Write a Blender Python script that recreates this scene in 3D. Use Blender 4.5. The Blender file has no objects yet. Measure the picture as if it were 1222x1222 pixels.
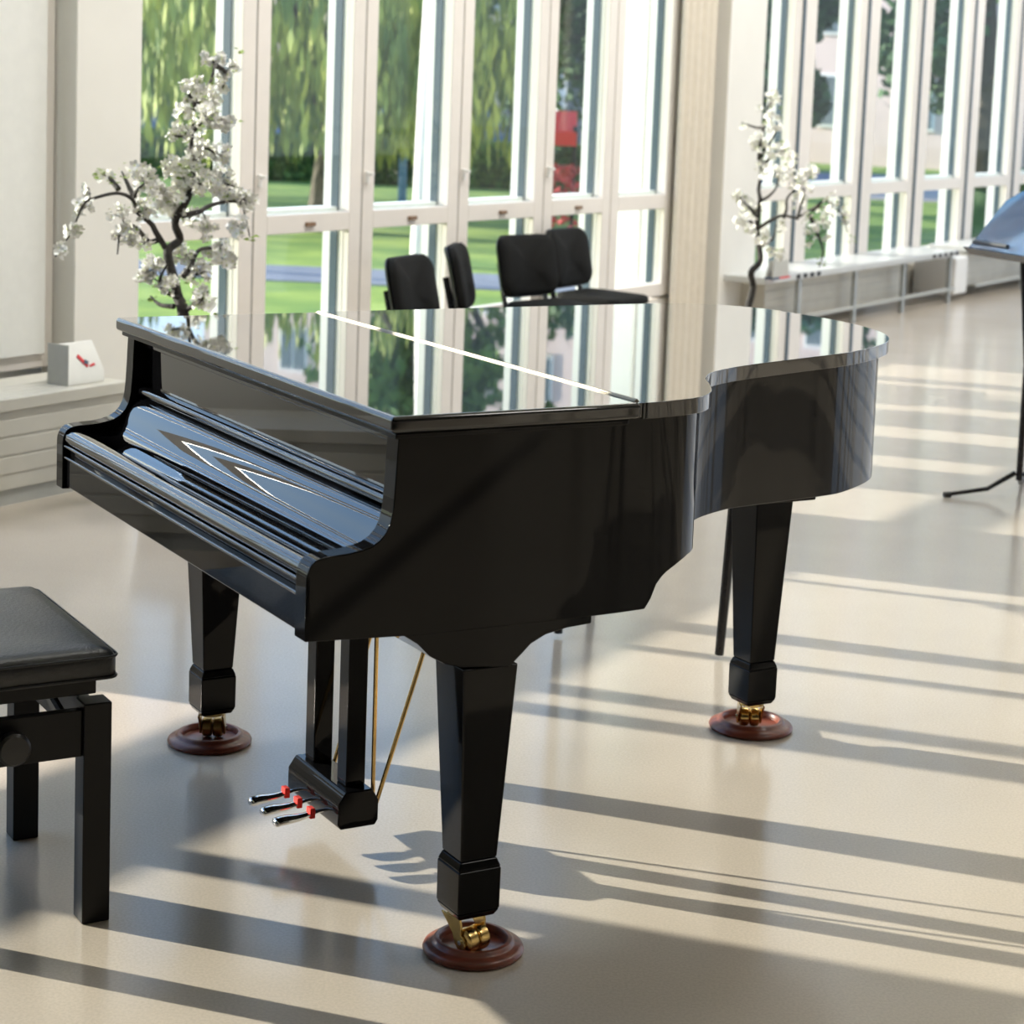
import bpy, math, random
from mathutils import Vector, Matrix, noise
random.seed(7)
S = bpy.context.scene
C = S.collection
PI = math.pi
R = math.radians

# ------------------------------------------------------------------ camera
cd = bpy.data.cameras.new('camera'); cam = bpy.data.objects.new('camera', cd); C.objects.link(cam)
S.camera = cam
PITCH, ROLL, CAMH = 0.11906, 0.03716, 1.596
cp, sp, cr, sr = math.cos(PITCH), math.sin(PITCH), math.cos(ROLL), math.sin(ROLL)
F = Vector((0, cp, -sp)); U0 = Vector((0, sp, cp)); R0 = Vector((1, 0, 0))
RX = R0*cr + U0*sr; UY = U0*cr - R0*sr
M = Matrix((RX, UY, -F)).transposed().to_4x4(); M.translation = (0, 0, CAMH)
cam.matrix_world = M
cd.sensor_width = 36; cd.sensor_fit = 'HORIZONTAL'
cd.lens = 2388.9/1222*36
cd.shift_y = -(611-390.8)/1222
cd.clip_end = 400
cd.dof.use_dof = True; cd.dof.focus_distance = 4.1; cd.dof.aperture_fstop = 6.3

# ------------------------------------------------------------------ world, sun, exposure
w = bpy.data.worlds.new('World'); S.world = w; w.use_nodes = True
nt = w.node_tree; bg = nt.nodes['Background']
tc = nt.nodes.new('ShaderNodeTexCoord'); sx = nt.nodes.new('ShaderNodeSeparateXYZ'); rp = nt.nodes.new('ShaderNodeValToRGB')
nt.links.new(tc.outputs['Generated'], sx.inputs[0]); nt.links.new(sx.outputs['Z'], rp.inputs[0]); nt.links.new(rp.outputs[0], bg.inputs[0])
e = rp.color_ramp.elements
e[0].position = 0.0; e[0].color = (.80, .87, .95, 1)
e[1].position = 1.0; e[1].color = (.18, .38, .85, 1)
k = e.new(.12); k.color = (.62, .78, .98, 1)
k = e.new(.35); k.color = (.40, .62, 1.0, 1)
bg.inputs[1].default_value = 1.5
SUN_AZ, SUN_EL = 108.5, 15.0
sd = bpy.data.lights.new('sun', 'SUN'); sd.energy = 9.8; sd.angle = R(.5); sd.color = (1.0, .90, .78)
so = bpy.data.objects.new('sun', sd); C.objects.link(so)
dvec = Vector((math.sin(R(SUN_AZ))*math.cos(R(SUN_EL)), math.cos(R(SUN_AZ))*math.cos(R(SUN_EL)), -math.sin(R(SUN_EL))))
so.rotation_euler = dvec.to_track_quat('-Z', 'Y').to_euler(); so.location = (-12, 6, 6)
S.view_settings.view_transform = 'Standard'; S.view_settings.look = 'None'; S.view_settings.gamma = 1
S.view_settings.use_curve_mapping = False
S.view_settings.exposure = 0.36

# wall frame: a runs along the window wall, o is the distance inward from the glass
WANG = 0.55133
WU = Vector((math.sin(WANG), math.cos(WANG), 0)); WN = Vector((WU.y, -WU.x, 0))
def W(a, o, z): return WU*a + WN*(-5.87+o) + Vector((0, 0, z))
WM = Matrix((WU, -WN, Vector((0, 0, 1)))).transposed().to_4x4()      # local x along the wall, local y outward
WM.translation = WN*-5.87
WROT = WM.to_euler().z

# flat fill panels added above the frame to brighten the hall
FILL_PANELS = [(a, o) for a in (5, 10, 15, 20) for o in (2.6, 8.0)]
FILL_W = 28

# ------------------------------------------------------------------ materials
def mat(name, col, rough=.5, metal=0, spec=.5, coat=0, noise_amt=0, scale=20, bump=0, bscale=40, ior=1.5, col2=None, trans=0, stretch=None):
    m = bpy.data.materials.new(name); m.use_nodes = True
    t = m.node_tree; b = t.nodes['Principled BSDF']
    b.inputs['Roughness'].default_value = rough; b.inputs['Metallic'].default_value = metal
    b.inputs['Specular IOR Level'].default_value = spec; b.inputs['Coat Weight'].default_value = coat
    b.inputs['Coat Roughness'].default_value = .02
    b.inputs['IOR'].default_value = ior; b.inputs['Transmission Weight'].default_value = trans
    b.inputs['Base Color'].default_value = (*col, 1)
    co = t.nodes.new('ShaderNodeTexCoord'); mp = t.nodes.new('ShaderNodeMapping')
    t.links.new(co.outputs['Object'], mp.inputs[0])
    if stretch: mp.inputs['Scale'].default_value = stretch
    n = t.nodes.new('ShaderNodeTexNoise'); n.inputs['Scale'].default_value = scale; n.inputs['Detail'].default_value = 4
    t.links.new(mp.outputs[0], n.inputs['Vector'])
    c2 = col2 or tuple(max(0, c*(1-noise_amt)) for c in col)
    r = t.nodes.new('ShaderNodeValToRGB'); r.color_ramp.elements[0].position = .35; r.color_ramp.elements[1].position = .65
    r.color_ramp.elements[0].color = (*c2, 1); r.color_ramp.elements[1].color = (*col, 1)
    t.links.new(n.outputs[0], r.inputs[0]); t.links.new(r.outputs[0], b.inputs['Base Color'])
    if bump:
        n2 = t.nodes.new('ShaderNodeTexNoise'); n2.inputs['Scale'].default_value = bscale; n2.inputs['Detail'].default_value = 2
        t.links.new(mp.outputs[0], n2.inputs['Vector'])
        bm_ = t.nodes.new('ShaderNodeBump'); bm_.inputs['Strength'].default_value = bump; bm_.inputs['Distance'].default_value = .01
        t.links.new(n2.outputs[0], bm_.inputs['Height']); t.links.new(bm_.outputs[0], b.inputs['Normal'])
    return m
def glass_mat():
    m = bpy.data.materials.new('window_glass'); m.use_nodes = True; t = m.node_tree
    t.nodes.remove(t.nodes['Principled BSDF']); out = t.nodes['Material Output']
    tr = t.nodes.new('ShaderNodeBsdfTransparent'); tr.inputs[0].default_value = (.94, .97, .96, 1)
    gl = t.nodes.new('ShaderNodeBsdfGlossy'); gl.inputs['Roughness'].default_value = .02
    mx = t.nodes.new('ShaderNodeMixShader'); mx.inputs[0].default_value = .03
    t.links.new(tr.outputs[0], mx.inputs[1]); t.links.new(gl.outputs[0], mx.inputs[2])
    t.links.new(mx.outputs[0], out.inputs[0]); return m
def fill_mat():  # glowing face of the added fill panels
    m = bpy.data.materials.new('fill_diffuser'); m.use_nodes = True; b = m.node_tree.nodes['Principled BSDF']
    b.inputs['Base Color'].default_value = (.9, .9, .88, 1); b.inputs['Emission Color'].default_value = (1, .96, .9, 1)
    b.inputs['Emission Strength'].default_value = 4; return m
MT = dict(
    lacquer=mat('black_piano_lacquer', (.0025, .0025, .003), .02, spec=.5, coat=.8, ior=1.5, noise_amt=.1, bump=.012, bscale=5),
    lacquer_flat=mat('black_lacquer_smooth', (.0035, .0035, .004), .03, spec=.2, coat=0, ior=1.5, noise_amt=.1),
    brass=mat('brass', (.80, .56, .22), .22, 1, noise_amt=.15, scale=60),
    oldbrass=mat('dull_brass', (.50, .34, .13), .3, 1, noise_amt=.3, scale=60),
    hinge=mat('hinge_brass', (.46, .41, .33), .6, 1, noise_amt=.06),
    chrome=mat('chrome', (.75, .75, .76), .12, 1, noise_amt=.05),
    felt=mat('red_felt', (.75, .03, .02), .9, noise_amt=.3, scale=200),
    wood=mat('mahogany_wood', (.22, .05, .022), .36, coat=.15, col2=(.12, .025, .012), scale=9, stretch=(1, 7, 7)),
    floor=None,
    cream=mat('cream_paint', (.80, .78, .72), .55, noise_amt=.04, scale=2.5, bump=.02, bscale=60),
    creamdark=mat('cream_frame_paint', (.76, .71, .65), .45, noise_amt=.04, scale=6),
    white=mat('white_paint', (.86, .85, .82), .45, noise_amt=.03, scale=4),
    gasket=mat('dark_gasket', (.10, .13, .14), .5, noise_amt=.2),
    bluegrey=mat('blue_grey_reveal', (.06, .095, .12), .45, noise_amt=.1, scale=5),
    radiator=mat('radiator_cream', (.62, .60, .53), .5, noise_amt=.07, scale=6),
    radgrey=mat('radiator_grey', (.46, .47, .44), .5, noise_amt=.1, scale=6),
    benchtop=mat('bench_top_paint', (.54, .55, .54), .3, noise_amt=.05, scale=6),
    steel=mat('grey_steel', (.42, .44, .43), .35, .6, noise_amt=.1),
    dark=mat('dark_slot', (.015, .015, .015), .7, noise_amt=.2),
    leather=mat('black_leather', (.018, .019, .021), .36, noise_amt=.3, scale=60, bump=.12, bscale=160),
    blackwood=mat('black_satin_wood', (.005, .005, .0055), .36, spec=.25, noise_amt=.2, scale=12),
    fabric=mat('black_chair_fabric', (.006, .006, .0055), .8, spec=.2, noise_amt=.35, scale=250, bump=.2, bscale=400),
    plastic=mat('black_plastic', (.012, .012, .013), .35, noise_amt=.2),
    tube=mat('dark_tube_metal', (.03, .03, .032), .25, .6, noise_amt=.1),
    bark=mat('dark_bark', (.055, .048, .042), .85, col2=(.02, .018, .016), scale=30, bump=.6, bscale=60),
    petal=mat('white_petal', (.88, .87, .83), .6, noise_amt=.05, scale=60),
    stamen=mat('yellow_green_stamen', (.62, .70, .15), .6, noise_amt=.2),
    leaf=mat('young_leaf', (.30, .42, .08), .55, noise_amt=.35, scale=50),
    pot=mat('grey_pot', (.32, .32, .31), .5, noise_amt=.1),
    soil=mat('soil', (.05, .035, .025), .95, noise_amt=.4),
    curtain=mat('cream_curtain', (.72, .66, .56), .8, noise_amt=.05),
    card=mat('white_card', (.80, .80, .76), .5, noise_amt=.03),
    cardgrey=mat('grey_card', (.50, .50, .46), .5, noise_amt=.05),
    red=mat('red_print', (.70, .03, .04), .5, noise_amt=.1),
    navy=mat('dark_blue_print', (.04, .07, .12), .5, noise_amt=.1),
    standskytint=mat('sky_tinted_desk', (.03, .085, .17), .22, .2, coat=.4, noise_amt=.1),  # blue of the reflected sky put into the desk's base colour
    bwood=mat('brown_handle', (.22, .13, .07), .5, noise_amt=.1),
    wallpaint=mat('wall_paint', (.10, .10, .10), .6, noise_amt=.05, scale=2),
    rightwall=mat('dark_panelled_wall', (.13, .12, .11), .6, noise_amt=.05, scale=2),
    ceil=mat('ceiling_white', (.86, .85, .82), .7, noise_amt=.02, scale=2),
    grass=mat('grass', (.27, .36, .06), .9, col2=(.12, .22, .035), scale=1.2, bump=.3, bscale=50),
    asphalt=mat('path_asphalt', (.20, .22, .27), .8, noise_amt=.15, scale=12),
    road=mat('road_pale', (.45, .40, .36), .8, noise_amt=.15, scale=3),
    trunk=mat('tree_trunk_bark', (.10, .085, .06), .9, noise_amt=.4, scale=10, bump=.4, bscale=20),
    willow=mat('willow_foliage', (.38, .42, .08), .7, col2=(.10, .17, .04), scale=.9),
    darkfol=mat('dark_foliage', (.06, .15, .045), .75, col2=(.025, .07, .025), scale=1.5),
    midfol=mat('mid_foliage', (.14, .26, .05), .75, col2=(.05, .12, .03), scale=1.5),
    facade=mat('pink_plaster', (.74, .58, .53), .75, noise_amt=.08, scale=1),
    facade2=mat('pale_plaster', (.72, .70, .64), .75, noise_amt=.08, scale=1),
    pane=mat('far_pane', (.16, .20, .22), .15, noise_amt=.2, scale=1),
    roof=mat('orange_roof', (.65, .18, .07), .7, noise_amt=.15, scale=5),
    awning=mat('red_awning', (.72, .03, .02), .7, noise_amt=.1),
    lampblue=mat('blue_lamp_paint', (.10, .24, .42), .4, noise_amt=.1),
    carblue=mat('blue_car_paint', (.10, .20, .40), .25, coat=.6, noise_amt=.1),
    tyre=mat('tyre_rubber', (.02, .02, .02), .8, noise_amt=.1),
    redflower=mat('red_flowers', (.60, .04, .06), .7, col2=(.25, .05, .04), scale=30),
    birch=mat('white_mast_paint', (.84, .80, .78), .5, noise_amt=.06, scale=3),
    glass=glass_mat(), lamp=fill_mat(),
)
def floor_mat():
    m = bpy.data.materials.new('polished_beige_floor'); m.use_nodes = True; t = m.node_tree; b = t.nodes['Principled BSDF']
    L = t.links.new
    co = t.nodes.new('ShaderNodeTexCoord')
    n1 = t.nodes.new('ShaderNodeTexNoise'); n1.inputs['Scale'].default_value = 1.3; n1.inputs['Detail'].default_value = 5
    n2 = t.nodes.new('ShaderNodeTexNoise'); n2.inputs['Scale'].default_value = 170; n2.inputs['Detail'].default_value = 3
    L(co.outputs['Object'], n1.inputs['Vector']); L(co.outputs['Object'], n2.inputs['Vector'])
    r1 = t.nodes.new('ShaderNodeValToRGB'); r1.color_ramp.elements[0].position = .3; r1.color_ramp.elements[1].position = .7
    r1.color_ramp.elements[0].color = (.53, .465, .39, 1); r1.color_ramp.elements[1].color = (.60, .53, .45, 1)
    r2 = t.nodes.new('ShaderNodeValToRGB'); r2.color_ramp.elements[0].position = .38; r2.color_ramp.elements[1].position = .62
    r2.color_ramp.elements[0].color = (.93, .93, .93, 1); r2.color_ramp.elements[1].color = (1.03, 1.03, 1.03, 1)
    mx = t.nodes.new('ShaderNodeMix'); mx.data_type = 'RGBA'; mx.blend_type = 'MULTIPLY'; mx.inputs['Factor'].default_value = 1
    L(n1.outputs[0], r1.inputs[0]); L(n2.outputs[0], r2.inputs[0]); L(r1.outputs[0], mx.inputs['A']); L(r2.outputs[0], mx.inputs['B'])
    L(mx.outputs['Result'], b.inputs['Base Color'])
    b.inputs['Roughness'].default_value = .17; b.inputs['Specular IOR Level'].default_value = .5
    n3 = t.nodes.new('ShaderNodeTexNoise'); n3.inputs['Scale'].default_value = 6
    L(co.outputs['Object'], n3.inputs['Vector'])
    bp = t.nodes.new('ShaderNodeBump'); bp.inputs['Strength'].default_value = .05; bp.inputs['Distance'].default_value = .01
    L(n3.outputs[0], bp.inputs['Height']); L(bp.outputs[0], b.inputs['Normal'])
    return m
MT['floor'] = floor_mat()

# ------------------------------------------------------------------ mesh helpers
class MB:
    def __init__(s): s.v = []; s.f = []; s.mi = []; s.cur = 0
    def add(s, vs, fs, mtx=None):
        o = len(s.v); s.v += [tuple(mtx @ Vector(p)) if mtx else tuple(p) for p in vs]
        for f in fs: s.f.append(tuple(i+o for i in f)); s.mi.append(s.cur)
        return s
    def box(s, x0, y0, z0, x1, y1, z1, mtx=None):
        return s.add([(x0,y0,z0),(x1,y0,z0),(x1,y1,z0),(x0,y1,z0),(x0,y0,z1),(x1,y0,z1),(x1,y1,z1),(x0,y1,z1)],
                     [(0,3,2,1),(4,5,6,7),(0,1,5,4),(1,2,6,5),(2,3,7,6),(3,0,4,7)], mtx)
    def frustum(s, c0, h0, z0, c1, h1, z1, d0=None, d1=None):
        d0 = d0 or h0; d1 = d1 or h1
        vs = [(c0[0]+i*h0, c0[1]+j*d0, z0) for i, j in ((-1,-1),(1,-1),(1,1),(-1,1))] + [(c1[0]+i*h1, c1[1]+j*d1, z1) for i, j in ((-1,-1),(1,-1),(1,1),(-1,1))]
        return s.add(vs, [(0,3,2,1),(4,5,6,7),(0,1,5,4),(1,2,6,5),(2,3,7,6),(3,0,4,7)])
    def prism(s, poly, axis, lo, hi, mtx=None):
        def P(p, t):
            if axis == 'x': return (t, p[0], p[1])
            if axis == 'y': return (p[0], t, p[1])
            return (p[0], p[1], t)
        n = len(poly); vs = [P(p, lo) for p in poly] + [P(p, hi) for p in poly]
        fs = [tuple(range(n))[::-1], tuple(range(n, 2*n))] + [(i, (i+1) % n, n+(i+1) % n, n+i) for i in range(n)]
        return s.add(vs, fs, mtx)
    def lathe(s, prof, n=32, mtx=None):
        vs = []; fs = []; m = len(prof)
        for i in range(n):
            a = 2*PI*i/n
            for r, z in prof: vs.append((r*math.cos(a), r*math.sin(a), z))
        for i in range(n):
            j = (i+1) % n
            for k in range(m-1): fs.append((i*m+k, j*m+k, j*m+k+1, i*m+k+1))
        o = len(vs)
        if prof[0][0] > 1e-6: vs.append((0, 0, prof[0][1])); fs += [((i+1) % n*m, i*m, o) for i in range(n)]; o += 1
        if prof[-1][0] > 1e-6: vs.append((0, 0, prof[-1][1])); fs += [(i*m+m-1, (i+1) % n*m+m-1, o) for i in range(n)]
        return s.add(vs, fs, mtx)
    def tube(s, pts, rad, n=10, flat=1.0):
        pts = [Vector(p) for p in pts]; m = len(pts)
        if not hasattr(rad, '__len__'): rad = [rad]*m
        vs = []; fs = []; up = None
        for i, p in enumerate(pts):
            t = (pts[min(i+1, m-1)] - pts[max(i-1, 0)]).normalized()
            if up is None: up = Vector((0, 0, 1)) if abs(t.z) < .9 else Vector((1, 0, 0))
            x = t.cross(up)
            if x.length < 1e-5: x = t.orthogonal()
            x.normalize(); y = x.cross(t).normalized(); up = y
            for k in range(n):
                a = 2*PI*k/n; vs.append(tuple(p + x*math.cos(a)*rad[i] + y*math.sin(a)*rad[i]*flat))
        for i in range(m-1):
            for k in range(n): fs.append((i*n+k, i*n+(k+1) % n, (i+1)*n+(k+1) % n, (i+1)*n+k))
        fs.append(tuple(range(n))[::-1]); fs.append(tuple((m-1)*n+k for k in range(n)))
        return s.add(vs, fs)
    def build(s, name, m, parent=None, bevel=0, seg=2, smooth=40, mats=None, fixn=True):
        me = bpy.data.meshes.new(name); me.from_pydata(s.v, [], s.f)
        for mm in (mats or [m]): me.materials.append(MT[mm] if isinstance(mm, str) else mm)
        if mats: me.polygons.foreach_set('material_index', s.mi)
        if fixn and len(s.f) < 20000:
            import bmesh
            b = bmesh.new(); b.from_mesh(me); bmesh.ops.recalc_face_normals(b, faces=b.faces); b.to_mesh(me); b.free()
        if smooth:
            me.polygons.foreach_set('use_smooth', [True]*len(me.polygons))
            me.set_sharp_from_angle(angle=R(smooth))
        me.update()
        o = bpy.data.objects.new(name, me); C.objects.link(o)
        if parent: o.parent = parent
        if bevel:
            md = o.modifiers.new('bevel', 'BEVEL'); md.width = bevel; md.segments = seg; md.limit_method = 'ANGLE'; md.angle_limit = R(40); md.harden_normals = True
        return o
def tag(o, label=None, cat=None, group=None, kind=None):
    if label: o['label'] = label
    if cat: o['category'] = cat
    if group: o['group'] = group
    if kind: o['kind'] = kind
    return o
def empty(name, loc, rz=0, label=None, cat=None, group=None, kind=None):
    o = bpy.data.objects.new(name, None); C.objects.link(o); o.location = loc; o.rotation_euler = (0, 0, rz); o.empty_display_size = .1
    return tag(o, label, cat, group, kind)
def copy_tree(o, parent=None):
    c = o.copy(); C.objects.link(c); c.parent = parent
    for ch in [x for x in kids.get(o.name, [])]: copy_tree(ch, c)
    return c
kids = {}
def snapshot(root):
    allo = list(bpy.data.objects)
    def rec(o):
        kids[o.name] = [x for x in allo if x.parent == o]
        for x in kids[o.name]: rec(x)
    rec(root)
def catmull(pts, n=8, closed=False):
    out = []; m = len(pts); rng = range(m if closed else m-1)
    for i in rng:
        g = (lambda j: Vector(pts[j % m])) if closed else (lambda j: Vector(pts[max(0, min(m-1, j))]))
        p0, p1, p2, p3 = g(i-1), g(i), g(i+1), g(i+2)
        for k in range(n):
            t = k/n
            out.append(.5*((2*p1)+(-p0+p2)*t+(2*p0-5*p1+4*p2-p3)*t*t+(-p0+3*p1-3*p2+p3)*t**3))
    if not closed: out.append(Vector(pts[-1]))
    return out
def structure(o): return tag(o, kind='structure')

# ------------------------------------------------------------------ room shell
A0, A1, OFF1 = -9.0, 26.0, 12.0        # extent along the wall; opposite wall 12 m in
HC = 6.6
mb = MB(); mb.add([W(A0,-.25,0), W(A1,-.25,0), W(A1,OFF1+.2,0), W(A0,OFF1+.2,0)] + [W(A0,-.25,-.2), W(A1,-.25,-.2), W(A1,OFF1+.2,-.2), W(A0,OFF1+.2,-.2)], [(3,2,1,0),(4,5,6,7),(0,1,5,4),(1,2,6,5),(2,3,7,6),(3,0,4,7)])
structure(mb.build('floor', 'floor', smooth=0))
mb = MB(); mb.box(A0, -OFF1-.2, HC, A1, .45, HC+.25, WM); structure(mb.build('ceiling', 'ceil', smooth=0))
mb = MB(); mb.box(A0-.2, -OFF1-.2, 0, A0, .2, HC, WM); structure(mb.build('wall_back', 'wallpaint', smooth=0))
mb = MB()
mb.box(A0, -OFF1-.2, 0, 14, -OFF1, HC, WM)                       # solid part of the opposite wall
mb.box(14, -OFF1-.2, 0, A1, -OFF1, .5, WM); mb.box(14, -OFF1-.2, 6.0, A1, -OFF1, HC, WM)
for i in range(5): mb.box(14+i*2.6, -OFF1-.2, .5, 14.4+i*2.6, -OFF1, 6.0, WM)
structure(mb.build('wall_right', 'rightwall', smooth=0))
mb = MB(); mb.box(A1, -OFF1-.2, 0, A1+.2, 0, 1.0, WM); mb.box(A1, -OFF1-.2, 5.8, A1+.2, .2, HC, WM)
for i in range(6): mb.box(A1, -OFF1-.2+i*2.4, 1.0, A1+.2, -OFF1+.2+i*2.4, 5.8, WM)
structure(mb.build('wall_far', 'cream', smooth=0))
# window wall: what is solid
mb = MB()
mb.box(A0, -.02, 0, 2.42, .2, .885, WM)                       # solid parapet of the near section
mb.box(2.42, -.02, 0, 3.22, .2, .64, WM); mb.box(2.42, -.02, .79, 3.22, .2, .885, WM)
mb.box(3.22, -.02, 0, 5.46, .2, .885, WM)
mb.box(5.46, -.02, 0, A1, .2, .30, WM)                       # low sill further on
mb.box(A0, -.05, 6.2, A1, .3, HC, WM)                         # head
structure(mb.build('wall_left', 'cream', smooth=0))
# pillars
def pillar(n, a0, a1, o0=-.03, o1=.15, m='cream'):
    mb = MB(); mb.box(a0, -o1, 0, a1, -o0, HC, WM)
    structure(mb.build('trim_%d' % n, m, bevel=.006))
pillar(1, 5.92, 6.30)
pillar(2, 11.87, 12.42)
pillar(3, 20.2, 20.75)
mb = MB(); mb.box(5.46, .12, 0, 6.27, .5, HC, WM); structure(mb.build('trim_4', 'white', bevel=.01))      # outer column behind pillar 1
mb = MB(); mb.box(11.30, .16, 0, 12.4, .60, HC, WM); structure(mb.build('trim_5', 'white', bevel=.01))    # outer column behind pillar 2
mb = MB(); mb.box(A0, .12, 0, .2, .5, HC, WM)
structure(mb.build('trim_6', 'white'))

# windows
wn = [0]
def window(a0, a1, zb, fl, fr, kind='mid', rail=True, latch=False):
    """one bay: frame with stiles fl / fr wide, a rail, glass, outer reveal"""
    wn[0] += 1
    root = empty('window_%d' % wn[0], W((a0+a1)/2, 0, 0), WROT, kind='structure')
    h = (a1-a0)/2
    f = MB()
    f.box(-h, -.035, zb, -h+fl, .035, 6.2); f.box(h-fr, -.035, zb, h, .035, 6.2)
    f.box(-h+fl, -.035, zb, h-fr, .035, zb+.08); f.box(-h+fl, -.035, 6.11, h-fr, .035, 6.2)
    if rail: f.box(-h+fl, -.035, .875, h-fr, .035, .965)
    f.build('window_frame', 'creamdark', root, bevel=.004)
    g = MB(); g.box(-h+fl, -.004, zb+.08, h-fr, .004, .875 if rail else 6.11)
    if rail: g.box(-h+fl, -.004, .965, h-fr, .004, 6.11)
    g.build('pane', 'glass', root, smooth=0)
    o = MB()
    if kind != 'near':
        o.box(h-fr-.004, .036, zb, h-fr+.02, .080, 6.2)          # outer reveal on the right stile
        o.build('outer_reveal', 'bluegrey', root)
        q = MB(); dd = .125 if kind == 'mid' else .15; q.box(h-fr-.002, .081, zb, h, dd, 6.2); q.box(-h, .036, zb, -h+min(.06, fl*.6), .12, 6.2); q.build('outer_jamb', 'white', root)
        if rail:
            s_ = MB(); s_.box(-h+fl*.6, .036, .93, h-fr-.006, .14, .985); s_.build('outer_sill', 'white', root, bevel=.004)
    if latch:
        l = MB(); l.box(-.035, -.05, .905, .035, -.034, .925); l.build('latch', 'bwood', root, bevel=.004)
        l = MB(); l.box(-h+.012, -.055, 1.10, -h+.03, -.034, 1.16); l.box(-h+.012, -.085, 1.14, -h+.028, -.05, 1.155); l.build('handle', 'white', root, bevel=.003)
cen = [6.36, 7.19, 8.03, 8.90, 9.78, 10.57, 11.38]
for i in range(6):
    fl = .06 if i == 0 else .095
    window(cen[i]+.005, cen[i+1]-.005, .32, fl, .095, 'mid', latch=i > 0 and i < 5)
window(11.39, 11.87, .32, .06, .06, 'mid', rail=False)
mb = MB()
for c in cen[1:-1]: mb.box(c-.006, -.028, .32, c+.006, .03, 6.2, WM)
structure(mb.build('trim_7', 'gasket'))
# right part: fat paired frames
rc = [12.45, 13.28, 14.50, 15.67, 16.93, 18.22, 19.4, 20.2]
for i in range(7):
    window(rc[i]+.005, rc[i+1]-.005, .32, .24 if 0 < i < 7 else .05, .13, 'right')
mb = MB()
for c in rc[1:-1]: mb.box(c-.022, -.045, .32, c+.022, .03, 6.2, WM)
structure(mb.build('trim_8', 'bluegrey'))
window(20.8, 23.3, .32, .1, .1, 'right'); window(23.32, A1, .32, .1, .1, 'right')
# near part, left of the photo
nc = [.2, 1.02, 1.98, 2.265, 2.955, 3.57, 3.765, 4.265, 4.55, 5.46]
nw = [.08, .08, .095, .10, .05, .085, .09, .045, .10, .02]
for i in range(len(nc)-1):
    wn[0] += 1
    a0, a1 = nc[i], nc[i+1]; h0, h1 = nw[i]/2, nw[i+1]/2
    root = empty('window_%d' % wn[0], W((a0+a1)/2, 0, 0), WROT, kind='structure'); h = (a1-a0)/2
    f = MB(); f.box(-h, -.03, .885, -h+h0, .03, 6.2); f.box(h-h1, -.03, .885, h, .03, 6.2)
    f.build('window_frame', 'creamdark', root)
    g = MB(); g.box(-h+h0, -.004, .885, h-h1, .004, 6.2); g.build('pane', 'glass', root, smooth=0)
window(5.47, 5.915, .40, .05, .05, 'near', rail=False)
for i in range(6):
    window(A0+i*1.53+.005, A0+(i+1)*1.53-.005, .89, .05, .05, 'near', rail=False)

mb = MB(); mb.box(5.535, -.052, .46, 5.855, -.046, 6.0, WM); tag(mb.build('bright_backing', 'card'), 'white blind added inside the window at the left edge to make its pane bright', 'backing')  # white surface added so the leftmost pane reads bright
# curtain beside the second pillar
mb = MB(); pts = []
n = 48
for i in range(n+1):
    t = i/n; pts.append((11.31+t*.49, -.085-.022*math.sin(t*2*PI*5)))
poly = pts + [(p[0], p[1]+.006) for p in pts[::-1]]
mb.prism(poly, 'z', .08, 3.9, WM)
tag(mb.build('curtain', 'curtain'), 'narrow cream curtain hanging in folds beside the middle pillar', 'curtain')

# ceiling panels added as fill light
for i, (a, o) in enumerate(FILL_PANELS):
    p = W(a, o, HC)
    root = empty('ceiling_fill', p, WROT, 'flat square fill panel added under the ceiling to brighten the hall', 'lamp', 'added ceiling fill panels')
    f = MB(); f.box(-.62, -.62, -.05, .62, .62, 0); f.build('housing', 'white', root)
    g = MB(); g.box(-.58, -.58, -.056, .58, .58, -.05); g.build('diffuser', 'lamp', root)
    ld = bpy.data.lights.new('fill_light', 'AREA'); ld.shape = 'SQUARE'; ld.size = 1.1; ld.energy = FILL_W; ld.color = (1, .97, .92)
    lo = bpy.data.objects.new('fill_light', ld); C.objects.link(lo); lo.parent = root; lo.location = (0, 0, -.06)

# unseen spots added high up to brighten the pillars and window wall
for i, a in enumerate((5.2, 7.2, 9.0, 10.8, 12.8, 15.4, 18.4)):
    root = empty('wall_fill_spot', W(a, 2.6, 5.2), WROT, 'white spot added near the ceiling to brighten the window wall', 'spotlight', 'added fill spots')
    g = MB(); g.lathe([(.05, -.08), (.075, .08), (.07, .08), (.05, -.06)], 16, Matrix.Rotation(R(120), 4, 'X')); g.build('spot_head', 'white', root)
    g = MB(); g.tube([(0, 0, .05), (0, 0, 1.4)], .012, 8); g.build('rod', 'white', root)
    ld = bpy.data.lights.new('fill_spot_light', 'SPOT'); ld.energy = 215; ld.spot_size = R(85); ld.spot_blend = .8; ld.shadow_soft_size = .25; ld.color = (1, .98, .95)
    lo = bpy.data.objects.new('fill_spot_light', ld); C.objects.link(lo); lo.parent = root; lo.location = (0, .14, -.1)
    lo.rotation_euler = Vector((0, 2.7, -4.0)).to_track_quat('-Z', 'Y').to_euler()

# ------------------------------------------------------------------ grand piano
PYAW = 1.04839
KX = Vector((math.cos(PYAW), -math.sin(PYAW), 0)); BX = Vector((math.sin(PYAW), math.cos(PYAW), 0))
P0 = Vector((-.19885, 3.36141, 0)) - KX*.72183
def PL(x, y, z=0): return P0 + KX*x + BX*y + Vector((0, 0, z))
piano = empty('grand_piano', P0, -PYAW, 'black high-gloss grand piano with closed lid, brass casters on wooden caster cups', 'piano')
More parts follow.
